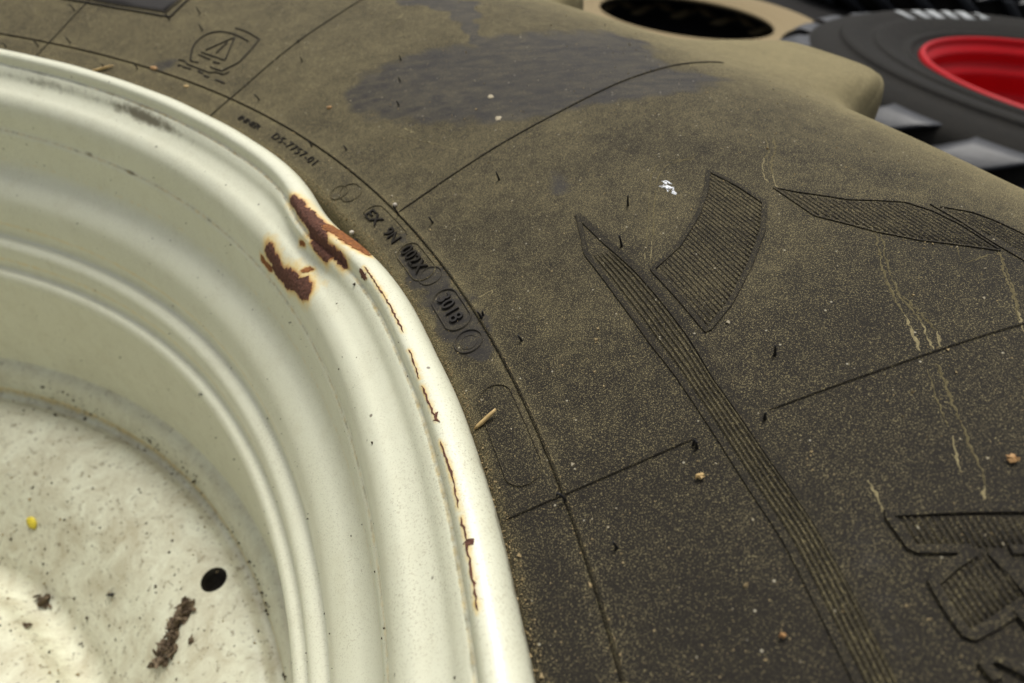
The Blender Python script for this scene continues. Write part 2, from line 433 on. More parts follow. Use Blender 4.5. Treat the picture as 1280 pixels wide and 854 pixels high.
# tread lugs: every 19 degrees; the shoulder of the tyre runs out into each of them
LUGP = math.radians(18.947); LUG0 = math.radians(38.2)
def lugw(th, z):
    c = LUG0-np.clip(-z-.02, 0, .30)*.55                                # lugs sweep round as they go down the tread
    c = np.where(z < -.30, LUG0-.5*LUGP-.30*.55+np.clip(-z-.30, 0, .3)*.55, c)
    d = (th-c+LUGP/2) % LUGP-LUGP/2
    return 1/(1+np.exp((abs(d)-math.radians(3.7))/math.radians(.45)))
def tydisp(th, q, r, z):
    w = lugw(th, z)
    a = np.clip((r-.742)/.05, 0, 1); a = a*a*(3-2*a)
    tgt = .884
    dr = w*a*(tgt-.8145)*1.0
    # the shoulder of a lug stays high
    zz = np.interp(r, [.742, .760, .783, .801, .811, .8145], [0, .0012, .0080, .022, .040, .047])
    up = np.where(z > -.06, zz*w*np.clip((z+.06)/.05, 0, 1), 0)
    return dr, up
TY.disp = tydisp

# ------------------------------------------------------------------ the wheel
wheel = empty('tractor_wheel', (0, 0, -.595))
tag(wheel, 'large tractor wheel lying flat, cream rim with rust and a dusty black tyre', 'wheel')
def sub(parent, *a, **k): pass
PW = Vector(wheel.location)
_world = world
def world(o):
    if o is None: return Vector((0, 0, 0))
    v = Vector(o.location)
    return v

# angles: fine where the photograph looks, coarse round the back
ths = np.radians(np.r_[np.arange(-8, 96, .2), np.arange(96, 352, 1.0)])
# stained areas of the sidewall, as outlines on the tyre
def TC(px): return chart(TY.hits(px))
wipe_big = TC([(432, 128), (440, 106), (470, 88), (530, 66), (590, 56), (600, 50), (640, 44), (700, 41), (765, 41), (806, 52), (818, 70), (835, 85), (880, 92),
               (905, 100), (880, 110), (830, 117), (775, 127), (720, 134), (690, 146), (630, 151), (560, 154), (490, 150), (450, 142)])
wipe_top = TC([(488, 0), (520, 8), (555, 12), (578, 30), (590, 62), (598, 60), (598, 30), (594, 0)])
wipe_text = TC([(500, 300), (520, 318), (552, 340), (582, 372), (602, 396), (618, 430), (604, 446), (575, 442), (552, 420), (536, 392), (524, 365), (512, 350), (503, 325)])
wipe_s1 = TC([(685, 232), (692, 219), (708, 215), (720, 224), (712, 236), (696, 240)])
wipe_s2 = TC([(184, 80), (200, 71), (218, 76), (220, 86), (200, 92)])
wipe_low = TC([(1050, 640), (1100, 650), (1150, 700), (1170, 800), (1160, 853), (1060, 853), (1020, 740)])
def wipe_fn(th, s):
    x, y = th*RB, s; out = np.zeros(len(th)); m = (th > -.15) & (th < 1.7) & (s < .45)
    X, Y = x[m], y[m]; v = np.zeros(m.sum())
    wob = .002*np.sin(X*310+Y*170)+.0018*np.sin(X*130-Y*410)+.0009*np.sin(X*900+2*np.sin(Y*700))
    for poly, soft, k in ((wipe_big, .010, .95), (wipe_top, .002, 1.), (wipe_text, .0035, 1.), (wipe_s1, .005, .75), (wipe_s2, .005, .7), (wipe_low, .02, .45)):
        if len(poly) > 2: v = np.maximum(v, k*np.clip(.5-(sdf_poly(X, Y, poly)+wob)/(2*soft), 0, 1))
    for c, r, k in ((TY.hit(640, 426), .004, .4), (TY.hit(603, 415), .006, .6), (TY.hit(418, 245), .004, .5)):
        v = np.maximum(v, k*np.exp(-((X-c[0]*RB)**2+(Y-c[1])**2)/r**2))
    out[m] = v; return out
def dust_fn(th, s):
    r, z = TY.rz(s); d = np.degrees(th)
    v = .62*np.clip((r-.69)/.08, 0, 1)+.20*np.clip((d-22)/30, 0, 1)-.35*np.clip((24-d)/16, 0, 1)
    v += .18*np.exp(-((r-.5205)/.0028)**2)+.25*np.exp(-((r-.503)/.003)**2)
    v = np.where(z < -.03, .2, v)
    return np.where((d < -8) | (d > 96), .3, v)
s_all = TY.s; smax = s_all[-1]; s_sh = TY.s_of(.814, 0, .6)
ss = np.r_[np.arange(0, s_sh, .0024), np.arange(s_sh, smax, .012), smax]
mud_paths = []                                                           # dried dust lines painted by rain
for pts, wd, k in (
    ([(873, 192), (862, 199), (835, 200), (822, 205), (812, 222), (811, 250), (809, 290), (806, 325)], .0007, .5),
    ([(868, 198), (840, 203), (826, 212), (819, 235), (817, 270), (813, 325)], .0007, .6),
    ([(957, 172), (961, 188), (954, 203), (955, 222), (967, 235)], .0009, .7),
    ([(966, 172), (970, 190), (964, 205), (968, 230), (975, 238)], .0009, .6),
    ([(1094, 292), (1101, 330), (1118, 372), (1140, 410), (1150, 440)], .0008, .5), ([(1101, 292), (1110, 335), (1125, 370), (1150, 400), (1168, 440)], .0008, .5),
    ([(1128, 370), (1155, 395), (1172, 415), (1178, 438)], .0010, .1),
    ([(1158, 462), (1172, 500), (1186, 535), (1198, 575), (1208, 610)], .0008, .3), ([(1172, 455), (1190, 500), (1212, 555), (1228, 590), (1231, 625)], .0009, .35),
    ([(1196, 308), (1200, 330), (1250, 316), (1262, 345), (1272, 395), (1279, 415)], .0007, .35),
    ([(1249, 314), (1255, 340), (1268, 370), (1277, 410)], .0009, .6),
    ([(490, 170), (520, 174), (545, 180), (570, 187)], .0009, .4), ([(478, 36), (494, 27), (504, 17)], .0010, .45),
    ([(596, 372), (618, 362), (612, 370)], .0006, .6), ([(505, 160), (520, 166)], .001, .3),
    ([(1103, 640), (1095, 615), (1085, 600)], .0008, .25)):
    mud_paths.append((np.array(chart(TY.hits(pts))), wd, k))
def mud_fn(th, s):
    m = (th > -.15) & (th < 1.7) & (s < .45); X, Y = th[m]*RB, s[m]; v = np.zeros(m.sum()); out = np.zeros(len(th)); return out
lug_m = lambda TH, SS: (lugw(TH, TY.rz(SS)[1]) > .35) & (TY.rz(SS)[0] > .765) & (SS < TY.s_of(.812, .9, 2))
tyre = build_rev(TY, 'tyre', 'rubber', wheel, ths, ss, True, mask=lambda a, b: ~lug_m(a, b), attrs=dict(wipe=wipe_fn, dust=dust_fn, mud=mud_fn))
# every tread lug is a part of its own, cut from the same skin
TH, SS = np.meshgrid(ths, ss, indexing='ij'); V = TY.P(TH, SS); LM = lug_m(TH, SS); nu, nv = TH.shape
ZZ = TY.rz(SS)[1]
def lugc(z, half):
    return LUG0-np.clip(-z-.02, 0, .30)*.55 if half == 0 else LUG0-.5*LUGP-.30*.55+np.clip(-z-.30, 0, .3)*.55
ID = np.where(ZZ >= -.30, np.round((TH-lugc(ZZ, 0))/LUGP), 100+np.round((TH-lugc(ZZ, 1))/LUGP)).astype(int)
ID = np.where(ID < 50, ID % 19, 100+(ID-100) % 19)
for k in np.unique(ID[LM]):
    ii, jj = np.nonzero(LM[:, :-1] & (ID[:, :-1] == k)); i2 = (ii+1) % nu
    F = np.stack([ii*nv+jj, i2*nv+jj, i2*nv+jj+1, ii*nv+jj+1], -1)[:, ::-1]
    if len(F) < 4: continue
    used = np.unique(F); rem = -np.ones(nu*nv, int); rem[used] = np.arange(len(used))
    o = mesh('tread_lug', V.reshape(-1, 3)[used], rem[F].tolist(), 'rubber', tyre)
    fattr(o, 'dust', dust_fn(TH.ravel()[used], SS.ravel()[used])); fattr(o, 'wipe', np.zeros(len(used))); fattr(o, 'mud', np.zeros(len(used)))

# ---- moulded lines
st = Strip(TY); sb = TY.s_of(.5208, 0, .3)
st.add([(a, sb) for a in np.linspace(0, 2*math.pi, 361)[:-1]], .0012, .0008, .0035, closed=True)
st.build('bead_line', 'rubber', tyre, dust=.0)
def radial(pxs, name='mould_line', w=.0012, h=.0007, dust=.2):
    hs = TY.hits(pxs); st = Strip(TY); st.add(hs, w, h, .003, taper=.006, smoothpath=len(hs) > 2); return st.build(name, 'rubber', tyre, dust=dust)
def rad(thd, r0, r1):
    a = TY.s_of(r0, 0, .45); b = TY.s_of(r1, 0, .45); st = Strip(TY); st.add([(math.radians(thd), q) for q in np.linspace(a, b, 12)], .0010, .0007, .003, taper=.004)
    return st.build('mould_line', 'rubber', tyre, dust=-.15)
rad(57.1, .5035, .735); rad(37.4, .5208, .733); rad(76.2, .5035, .60); rad(18.35, .5035, .5595); rad(18.3, .5795, .735); rad(-.7, .5035, .73)

# ---- ribbed panels
def arc_ribs(st, poly, step, wid, hei, inset=0.0):
    """ribs that run round the tyre at constant radius, cut by a panel outline (chart coordinates)"""
    P = np.array(poly); lo, hi = P.min(0), P.max(0); out = []
    for s in np.arange(lo[1]+step*.5, hi[1], step):
        r = 1; x = np.arange(lo[0], hi[0], .0006); ins = sdf_poly(x, np.full(x.shape, s), P) < -inset
        i = 0
        while i < len(x):
            if ins[i]:
                j = i
                while j+1 < len(x) and ins[j+1]: j += 1
                if (j-i)*.0006 > .002: out.append([(x[i]/RB, s), (x[j]/RB, s)])
                i = j+1
            else: i += 1
    for p in out: st.add(p, wid, hei, .006, flat=.3)
    return len(out)
# long ribbed bar
barL = [(722, 269), (730.5, 319), (768, 370), (812, 431), (843, 469), (906, 564), (938, 615), (979, 676), (1020, 758), (1067, 853)]
barR = [(722, 269), (758, 299), (802, 336), (836, 374), (870, 418), (900, 469), (967, 564), (1027, 649), (1067, 717), (1108, 795), (1139, 853)]
hL = TY.hits(barL); hR = TY.hits(barR)
# carry both sides on past the picture
hL.append((hL[-1][0]*2-hL[-2][0]-.05, hL[-1][1]+.0)); hR.append((hR[-1][0]*2-hR[-2][0]-.05, hR[-1][1]+.0))
def lat(hs, t):
    P = np.array([(a*RB, b) for a, b in hs]); L = np.r_[0, np.cumsum(np.linalg.norm(np.diff(P, axis=0), axis=1))]; q = t*L[-1]
    return np.stack([np.interp(q, L, P[:, 0])/RB, np.interp(q, L, P[:, 1])], -1)
tt = np.linspace(0, 1, 60)
# match both edges by angle
def edge_at(hs, th):
    a = np.array(hs)[::-1]; return np.interp(th, a[:, 0], a[:, 1])
tha = np.linspace(hL[1][0], max(hL[-1][0], hR[-1][0])+.001, 70)
def across(f, thv): return [(a, edge_at(hL, a)*(1-f)+edge_at(hR, a)*f) for a in thv]
bar = Strip(TY); bar.add([hL[0]]+across(.07, tha), .0024, .0006, .003, flat=.75); bar.build('panel_border', 'rubber', tyre, dust=-.2, smooth=False)
bar = Strip(TY); bar.add([hL[0]]+across(.90, np.linspace(hL[0][0]-.002, tha[-1], 80)), .0034, .0006, .003, flat=.8); bar.build('panel_border', 'rubber', tyre, dust=-.2, smooth=False)
for f in (.25, .37, .49, .61, .73):
    rb = Strip(TY); rb.add(across(f, np.linspace(hL[1][0]-.01*f, tha[-1], 80)), .0011, .0007, .003, flat=.3, taper=.004); rb.build('rib', 'rubber', tyre, dust=.05)
# blade panel
blade = [(882, 207), (925, 229), (960, 252), (957, 290), (940, 335), (915, 383), (884, 421), (848, 378), (810, 337), (845, 305), (868, 268), (878, 240)]
def border(pxs, wdt, hei, closed=True, name='panel_border', dust=-.18, flat=.84):
    st = Strip(TY); st.add(TY.hits(pxs), wdt, hei, .0016, closed=closed, flat=flat); return st.build(name, 'rubber', tyre, smooth=False, dust=dust)
def shrink(pxs, k):
    P = np.array(pxs, float); out = []
    for i in range(len(P)):
        a, b, c = P[i-1], P[i], P[(i+1) % len(P)]; t1 = (b-a)/np.linalg.norm(b-a); t2 = (c-b)/np.linalg.norm(c-b)
        n = np.array([-(t1+t2)[1], (t1+t2)[0]]); n /= np.linalg.norm(n)+1e-9; out.append(tuple(b+n*k/max(.5, math.sqrt(max(.1, (1+t1@t2)/2)))))
    return out
border(shrink(blade, 4), .0022, .0006)
st = Strip(TY); arc_ribs(st, TC(shrink(blade, 7)), .00165, .00105, .00042); tag(st.build('ribbing', 'rubber', tyre, dust=-.05), kind='stuff')
# long panel on the right and its neighbour
pr = [(970, 236), (1000, 242), (1060, 250), (1130, 253), (1165, 264), (1200, 281), (1248, 313), (1195, 307), (1150, 301), (1095, 290), (1018, 270)]
st = Strip(TY); arc_ribs(st, TC(shrink(pr, 2)), .0018, .0011, .00042); tag(st.build('ribbing', 'rubber', tyre, dust=-.05), kind='stuff')
border([(967, 235), (1018, 270), (1095, 290), (1150, 301), (1250, 314)], .0009, .0005, False, dust=-.05)
border([(967, 235), (1000, 241), (1060, 250), (1130, 253), (1165, 264), (1200, 281), (1248, 312)], .0008, .0005, False, dust=-.05)
pr2 = [(1180, 262), (1215, 268), (1240, 277), (1300, 305), (1340, 330), (1330, 350), (1280, 318), (1230, 290)]
st = Strip(TY); arc_ribs(st, TC(pr2), .0018, .0011, .00042); tag(st.build('ribbing', 'rubber', tyre, dust=-.05), kind='stuff')
border([(1163, 256), (1200, 277), (1240, 303), (1290, 332)], .0010, .0005, False, dust=-.05); border([(1175, 259), (1215, 266), (1240, 275), (1300, 303)], .0008, .0005, False, dust=-.05)
# big ribbed letter at the lower right
la = [(1103, 641), (1300, 634), (1330, 634), (1330, 690), (1300, 690), (1136, 691)]
border([(1330, 637), (1200, 638), (1108, 643), (1140, 688), (1200, 688), (1215, 688)], .0024, .0010, False, dust=-.22)
border([(1330, 688), (1262, 689)], .0024, .0010, False, dust=-.22)
border([(1217, 691), (1190, 708), (1166, 730), (1186, 764), (1211, 798), (1240, 782), (1268, 763)], .0026, .0010, False, dust=-.22)
border([(1238, 692), (1262, 716), (1285, 742), (1310, 775)], .0024, .0010, False, dust=-.22)
border([(1268, 763), (1290, 788), (1310, 812)], .0022, .0014, False, dust=-.22)
border([(1310, 862), (1270, 836), (1238, 822), (1228, 832), (1246, 852)], .0024, .0014, False, dust=-.22)
st = Strip(TY)
for k in range(24):                                                     # slanting ribs of the bar
    x = 1120+k*9.2; st.add(TY.hits([(x, 647), (x+22, 684)]), .0011, .0006, .004, flat=.35)
for k in range(11):                                                     # ribs of the limb
    x = 1172+k*6.2; y = 736-k*5.0; st.add(TY.hits([(x, y), (x+42*.95, y+62*.95)]), .0011, .0006, .004, flat=.35)
tag(st.build('ribbing', 'rubber', tyre, dust=-.05), kind='stuff')
# plain panel at the upper left
pl = [(78, 0), (60, -20), (190, -40), (262, -30), (238, 0), (212, 23), (150, 13)]
patch(TY, 'smooth_panel', TY.hits([(95, -4), (80, -16), (190, -34), (246, -26), (228, -4), (206, 15), (150, 7)]), 'rubber', tyre, h=.0003, step=.006, attrs=dict(wipe=1., dust=-.6))
border([(262, -32), (238, -2), (213, 22), (150, 11), (80, -1), (50, -12)], .0016, .0009, False); border([(240, -10), (208, 16), (150, 7), (85, -5)], .0010, .0007, False)

# ---- raised writing
def surf_text(S, txt, px, th_dir_px, size, height, name='lettering', sx=1.0, mat='rubber', wipe=0., dust=-.7, spacing=1.0, bold=.0, parent=None, center=True):
    cu = bpy.data.curves.new('t', 'FONT'); cu.body = txt; cu.size = 1; cu.extrude = .5; cu.resolution_u = 3; cu.offset = bold; cu.space_character = spacing
    cu.align_x = 'CENTER'; cu.align_y = 'CENTER'
    ob = bpy.data.objects.new('t', cu); COL.objects.link(ob); bpy.context.view_layer.update()
    me = ob.to_mesh(); v = np.array([tuple(q.co) for q in me.vertices]); f = [tuple(p.vertices) for p in me.polygons]; ob.to_mesh_clear()
    bpy.data.objects.remove(ob); bpy.data.curves.remove(cu)
    a, s0 = S.hit(*px); r = float(S.rz(s0)[0]); tilt = th_dir_px
    x = v[:, 0]*size*sx; y = v[:, 1]*size; c, s = math.cos(tilt), math.sin(tilt); x, y = x*c-y*s, x*s+y*c
    h = np.where(v[:, 2] > 0, height, -.0003)
    P = S.P(a-x/r, s0+y, h); o = mesh(name, P, f, mat, parent or tyre, smooth=False)
    for k, q in (('dust', dust), ('mud', 0.), ('wipe', wipe)): fattr(o, k, np.full(len(P), q))
    return o
surf_text(TY, 'EX', (467, 273), 0, .0080, 0.0009, sx=1.3, bold=.004)
surf_text(TY, '9N', (490, 295.5), 0, .0078, 0.0009, sx=1.15, bold=.004)
surf_text(TY, '002X', (517, 325), 0, .0088, .0012, sx=1.0, bold=.004)
surf_text(TY, '3018', (562.5, 386), 0, .0082, .0011, sx=1.08, bold=.004, wipe=.7)
surf_text(TY, 'D5-7757-01', (369, 187), 0, .0066, .0006, sx=1.30, bold=.0, spacing=1.15)
surf_text(TY, 'INNER', (312, 154), 0, .0056, .0006, sx=1.35, bold=.0)
def stadium(px, half_len, rad_, closed=True, a0=0, a1=360, w=.0007, h=.0005, wipe=0., dust=.1, name='raised_ring', tilt=0.):
    a, s0 = TY.hit(*px); r = float(TY.rz(s0)[0]); pts = []
    for d in np.linspace(a0, a1, 40, endpoint=not closed):
        t = math.radians(d); x = rad_*math.cos(t)+(half_len if math.cos(t) >= 0 else -half_len); y = rad_*math.sin(t); pts.append((a-x/r, s0+y))
    st = Strip(TY); st.add(pts, w, h, .0007, closed=closed, flat=.4); return st.build(name, 'rubber', tyre, wipe=wipe, dust=dust)
stadium((520, 327), .0080, .0056); stadium((538, 345), 0, .0052, wipe=.6); stadium((564, 387), .0068, .0056, wipe=.7, w=.0009, h=.0007)
stadium((585.5, 427), 0, .0056, wipe=.8, w=.0008, h=.0006); stadium((586, 428), 0, .0034, wipe=.8, w=.0004, h=.0002)
stadium((636, 540), .0150, .0062, dust=0.); stadium((438, 241), 0.0012, .0057); stadium((424, 241), 0, .0048)
stadium((480, 283), .012, .0062, closed=False, a0=60, a1=210)

# emblem: pointed shield with a triangular sign and a line of small letters under it
def line(pxs, w=.0010, h=.0007, name='emblem_line', closed=False, smoothpath=False):
    hs = TY.hits(pxs); st = Strip(TY); st.add(hs, w, h, .002, closed=closed, smoothpath=smoothpath, flat=.4); return st.build(name, 'rubber', tyre, dust=-.4)
E0 = lambda x, y: (220+x/10.667, 30+y/10.667)
line([E0(195, 490), E0(205, 400), E0(230, 310), E0(290, 230), E0(400, 150), E0(540, 110), E0(680, 115), E0(800, 150), E0(900, 195), E0(965, 235)], .0016, smoothpath=True)
line([E0(800, 60), E0(950, 110), E0(1115, 205), E0(1040, 310), E0(920, 440), E0(840, 520), E0(620, 630), E0(540, 610), E0(460, 575)], .0014)
line([E0(400, 355), E0(785, 185), E0(655, 490), E0(340, 380)], .0014); line([E0(540, 395), E0(690, 250)], .0014)
line([E0(40, 480), E0(125, 500), E0(150, 540), E0(300, 595), E0(450, 655), E0(540, 645), E0(640, 680), E0(715, 640)], .0013)
line([E0(205, 500), E0(300, 520)], .0012); line([E0(300, 410), E0(460, 480)], .0014); line([E0(500, 510), E0(580, 530)], .0022)
for a, b in (((30, 550), (70, 560)), ((90, 570), (200, 605)), ((300, 630), (360, 665)), ((380, 690), (440, 715)), ((530, 745), (650, 795))):
    line([E0(*a), E0(*b)], .0022, .0006, name='small_lettering')

# ---- dried dust lines
for pth, wd, k in mud_paths:
    if len(pth) < 2: continue
    st = Strip(TY); P = [(a/RB, b) for a, b in resample(pth, .004)+rng.normal(size=(len(resample(pth, .004)), 2))*.00015]
    i0 = 0
    while i0 < len(P)-1:                                                # the line breaks up here and there
        i1 = min(len(P)-1, i0+int(rng.integers(2, 6)))
        st.add(P[i0:i1+1], wd*rng.uniform(.7, 1.5), .00007, .0010, jitter=.38, taper=.002, sink=.0002)
        i0 = i1+(1 if rng.random() < .14 else 0); st.build('dried_dust_line', 'rubber', tyre, dust=.50+.45*k, mud=.12*k)

# ---- rubber hairs left by the mould
hairs = [((378, 77), 2.2, (.2, .1)), ((501, 75), 2.2, (0, .1)), ((500, 102), 2.0, (-.1, .1)), ((498.5, 132), 2.2, (-.1, .1)), ((433, 187), 2.0, (-.3, .2)), ((390, 183), 2.6, (-.3, .1)),
         ((498.5, 269), 4.0, (-.4, .2)), ((541, 279), 2.6, (-.5, .2)), ((624, 225), 3.2, (-.1, 0)), ((785, 257), 3.6, (0, 0)), ((777, 308), 3.6, (-.15, .1)), ((602, 398), 2.6, (-.2, 0)),
         ((652, 426), 2.0, (-.3, .1)), ((968.5, 444), 2.8, (0, .1)), ((871, 560), 2.4, (.1, 0)), ((867, 556), 2.0, (.9, .1)), ((956, 524), 2.2, (.1, 0)), ((707, 626), 2.8, (-.2, 0)),
         ((771, 685), 2.2, (-.3, 0)), ((445, 300), 4.2, (1.2, .2)), ((447, 301), 3.0, (-.5, .4)), ((253, 38), 3.2, (-.4, 0)), ((250, 17), 3.2, (-.4, 0)), ((88, 54), 3.2, (-.5, .1)), ((93, 13), 3.4, (-.4, .1)),
         ((8, 59), 3.0, (-.5, .1)), ((48, 58), 3.4, (-.5, 0)), ((172, 86), 3.2, (-.5, .1)), ((132, 86), 3.0, (-.5, .1)), ((212, 25), 4.2, (-.4, 0)), ((324, 125), 3.0, (-.4, 0)), ((621, 656), 1.6, (.3, 0)),
         ((373, 53), 1.6, (.2, 0)), ((697, 619), 1.2, (.6, 0)), ((604, 394), 1.8, (.8, .1))]
for (px, L, lean) in hairs:
    a, s0 = TY.hit(*px); L *= .00138; p0 = TY.P(a, s0, -.0004); n_ = TY.P(a, s0, .001)-TY.P(a, s0, 0); n_ /= np.linalg.norm(n_)
    sidev = np.array([1., 0, 0])*lean[0]+np.array([0, 1., 0])*lean[1]
    bx = rng.normal(size=3)*.07; bx[2] = 0
    pts = [p0, p0+n_*L*.35, p0+n_*L*.7+sidev*L*.08+bx*L*.2, p0+n_*L+sidev*L*.22+bx*L*.5, p0+n_*L*1.2+sidev*L*.32+bx*L*.9]
    r0 = .00048
    V_, F_ = tube(pts, [r0*1.3, r0, r0*.9, r0*.8, r0*.45], 7); mesh('rubber_hair', V_, F_, 'hair', tyre)

# ---- white splash
wsr = np.random.default_rng(3); wsl = []
for q in range(26):
    t = wsr.random(); cx_, cy_ = (829+17*t+wsr.normal()*1.5, 231+10*t+wsr.normal()*2.6); l_, w_ = wsr.uniform(1.2, 4.2), wsr.uniform(.4, 1.0); g_ = wsr.choice([.5, -.2, 1.2, .3])
    wsl.append([(cx_-l_*math.cos(g_)-w_*.2, cy_-l_*math.sin(g_)), (cx_, cy_-w_), (cx_+l_*math.cos(g_), cy_+l_*math.sin(g_)), (cx_, cy_+w_)])
for poly in wsl or ([(826, 233), (830, 230), (836, 228), (840, 231), (838, 235), (833, 237), (829, 236)], [(828, 240), (836, 238), (843, 237), (849, 242), (843, 244), (835, 243)], [(836, 234), (842, 236), (846, 240), (838, 240)]):
    patch(TY, 'white_splash', TY.hits(poly), 'white', tyre, h=.00015+.00004*wsr.random(), step=.0005, jag=.0001)
for px in ((613, 121), (623, 148)):
    a, s0 = TY.hit(*px); patch(TY, 'white_splash', [(a+.0019*math.cos(t)/.6, s0+.0016*math.sin(t)) for t in np.linspace(0, 6.28, 14)[:-1]], 'grit', tyre, h=.00015, step=.0008, jag=.0003)

# ---- grains of sand and grit strewn over the sidewall (one mass)
Vg = []; Fg = []
ico = [(0, 0, 1), (.94, 0, -.33), (-.47, .82, -.33), (-.47, -.82, -.33), (0, 0, -1.1)]; icf = [(0, 1, 2), (0, 2, 3), (0, 3, 1), (4, 2, 1), (4, 3, 2), (4, 1, 3)]
def grains(S, n, th0, th1, s0, s1, size, name, mat, parent, fn=None):
    V = []; F = []; a = rng.uniform(th0, th1, n); q = rng.uniform(s0, s1, n)
    if fn is not None:
        k = fn(a, q) > rng.uniform(0, 1, n); a, q = a[k], q[k]
    sz = size*np.exp(rng.normal(size=len(a))*.45)
    C_ = S.P(a, q, sz*.35); base = np.array(ico)
    for i in range(len(a)):
        R_ = np.linalg.qr(rng.normal(size=(3, 3)))[0]; m = len(V); V += list(C_[i]+(base*(1+.3*rng.normal(size=(5, 1))))@R_*sz[i]); F += [tuple(x+m for x in f) for f in icf]
    o = mesh(name, V, F, mat, parent, smooth=False); tag(o, kind='stuff'); return o
sa, sz_ = TY.s_of(.5035, 0, .2), TY.s_of(.74, 0, .6)
grains(TY, 9000, math.radians(-5), math.radians(80), sa, sz_, .00016, 'sand_grains', 'dustcrumb', tyre)
grains(TY, 900, math.radians(-5), math.radians(80), sa, sz_, .00024, 'pale_grit', 'grit', tyre)
grains(TY, 5200, math.radians(-6), math.radians(95), TY.s_of(.5015, 0, .2), TY.s_of(.505, 0, .2), .00019, 'bead_edge_crumbs', 'dustcrumb', tyre)
grains(TY, 2200, math.radians(-6), math.radians(95), sb-.0012, sb+.0012, .00018, 'bead_line_dust', 'dustcrumb', tyre)

# ------------------------------------------------------------------ the rim
def ridisp(th, q, r, z):
    d = th-math.radians(39.4); g = np.exp(-(abs(d)/.072)**2.3)
    lip = np.clip((r-.476)/.010, 0, 1)*np.clip((z+.022)/.016, 0, 1); inn = np.clip((r-.486)/.004, 0, 1)*(z > -.012)
    wob = .00016*np.sin(th*37)+.00014*np.sin(th*61+1)
    return lip*(-.0070*g)+wob*inn, inn*(-.0006*g)
RI.disp = ridisp
def RC(S, px): return [h for h in S.hits(px)]
K8 = lambda L: [(300+x/4.745, 220+y/4.745) for x, y in L]
rust_polys = [
    (K8([(320, 118), (345, 135), (380, 150), (395, 185), (430, 210), (455, 235), (490, 265), (510, 290), (480, 300), (500, 330), (520, 350), (515, 380), (530, 410), (560, 425), (590, 450), (620, 480), (635, 520), (625, 550),
      (600, 535), (580, 505), (560, 485), (535, 495), (510, 515), (490, 490), (470, 470), (440, 430), (425, 400), (435, 375), (415, 350), (405, 310), (380, 275), (350, 235), (325, 185), (300, 160), (300, 140)]), 'rust', .0030),
    (K8([(480, 285), (520, 285), (570, 310), (620, 340), (670, 375), (720, 410), (760, 450), (775, 475), (740, 465), (700, 440), (660, 420), (620, 395), (580, 360), (540, 335), (505, 325)]), 'rust_light', .0018),
    (K8([(180, 395), (200, 415), (210, 460), (235, 490), (245, 520), (262, 555), (275, 545), (310, 560), (340, 580), (350, 610), (400, 605), (410, 625), (430, 640), (425, 670), (415, 700), (405, 730), (375, 735), (350, 715),
      (330, 680), (300, 672), (275, 668), (255, 630), (225, 600), (205, 570), (195, 540), (190, 515), (165, 490), (152, 450), (158, 420)]), 'rust', .0032),
    (K8([(125, 472), (140, 480), (150, 505), (175, 525), (192, 545), (192, 568), (170, 560), (150, 530), (125, 500)]), 'rust_light', .0016),
    (K8([(715, 560), (735, 565), (745, 590), (757, 605), (745, 620), (725, 600), (712, 580)]), 'rust', .0008),
    (K8([(360, 565), (380, 548), (420, 545), (440, 552), (410, 565), (380, 572)]), 'rust_light', .0016),
    ([(581, 676), (584, 672), (588, 674), (590, 682), (588, 687), (583, 686)], 'rust', .0006),
    ([(542, 519), (546, 517), (549, 522), (547, 528), (543, 526)], 'rust', .0006),
    (K8([(355, 390), (370, 383), (390, 395), (385, 415), (365, 412)]), 'rust_light', .0018),
]
rust_lines = [[(455, 333), (470, 355), (483.5, 375), (495, 397), (504, 416)], [(511, 437), (517, 452), (524, 473)], [(527, 482), (536, 503), (545, 524)], [(550, 552), (558, 574), (566, 598), (573, 635)], [(576, 646), (584.5, 683), (589.6, 717), (596.5, 764)]]
RPH = [(RI.hits(p), m, k) for p, m, k in rust_polys]; RLH = [RI.hits(p) for p in rust_lines]
RR = .485
def halo_fn(th, s):
    m = (th > -.1) & (th < 1.2) & (s < .16); X, Y = th[m]*RR, s[m]; v = np.zeros(m.sum()); out = np.zeros(len(th))
    for hs, _, k in RPH:
        d = sdf_poly(X, Y, [(a*RR, b) for a, b in hs]); v = np.maximum(v, np.exp(-np.clip(d, 0, 1)/(k*.95))*min(1., k/.0016))
    for hs in RLH: v = np.maximum(v, .75*np.exp(-sdf_line(X, Y, [(a*RR, b) for a, b in hs])/.0010))
    for p, k, q in (((334, 302), .0045, .75), ((370, 335), .006, .55), ((376, 305), .003, .7), ((392, 348), .004, .5), ((407, 355), .003, .4)):
        c = RI.hit(*p); v = np.maximum(v, q*np.exp(-((X-c[0]*RR)**2+(Y-c[1])**2)/k**2))
    v = np.maximum(v, .27*np.exp(-((Y-s_cr-.0006)/.0012)**2)); out[m] = v
    for s0_, k in ((RI.s_of(.4430, .15, .2), .34), (RI.s_of(.4325, .17, .23), .34), (RI.s_of(.4665, .09, .13), .22), (RI.s_of(.4640, .11, .15), .2)):
        out = np.maximum(out, k*np.exp(-((s-s0_)/.0016)**2))
    return out
s_cr = RI.s_of(.48845, .050, .095)
moss = RI.hits([(215, 128), (180, 128), (240, 160), (225, 142)])
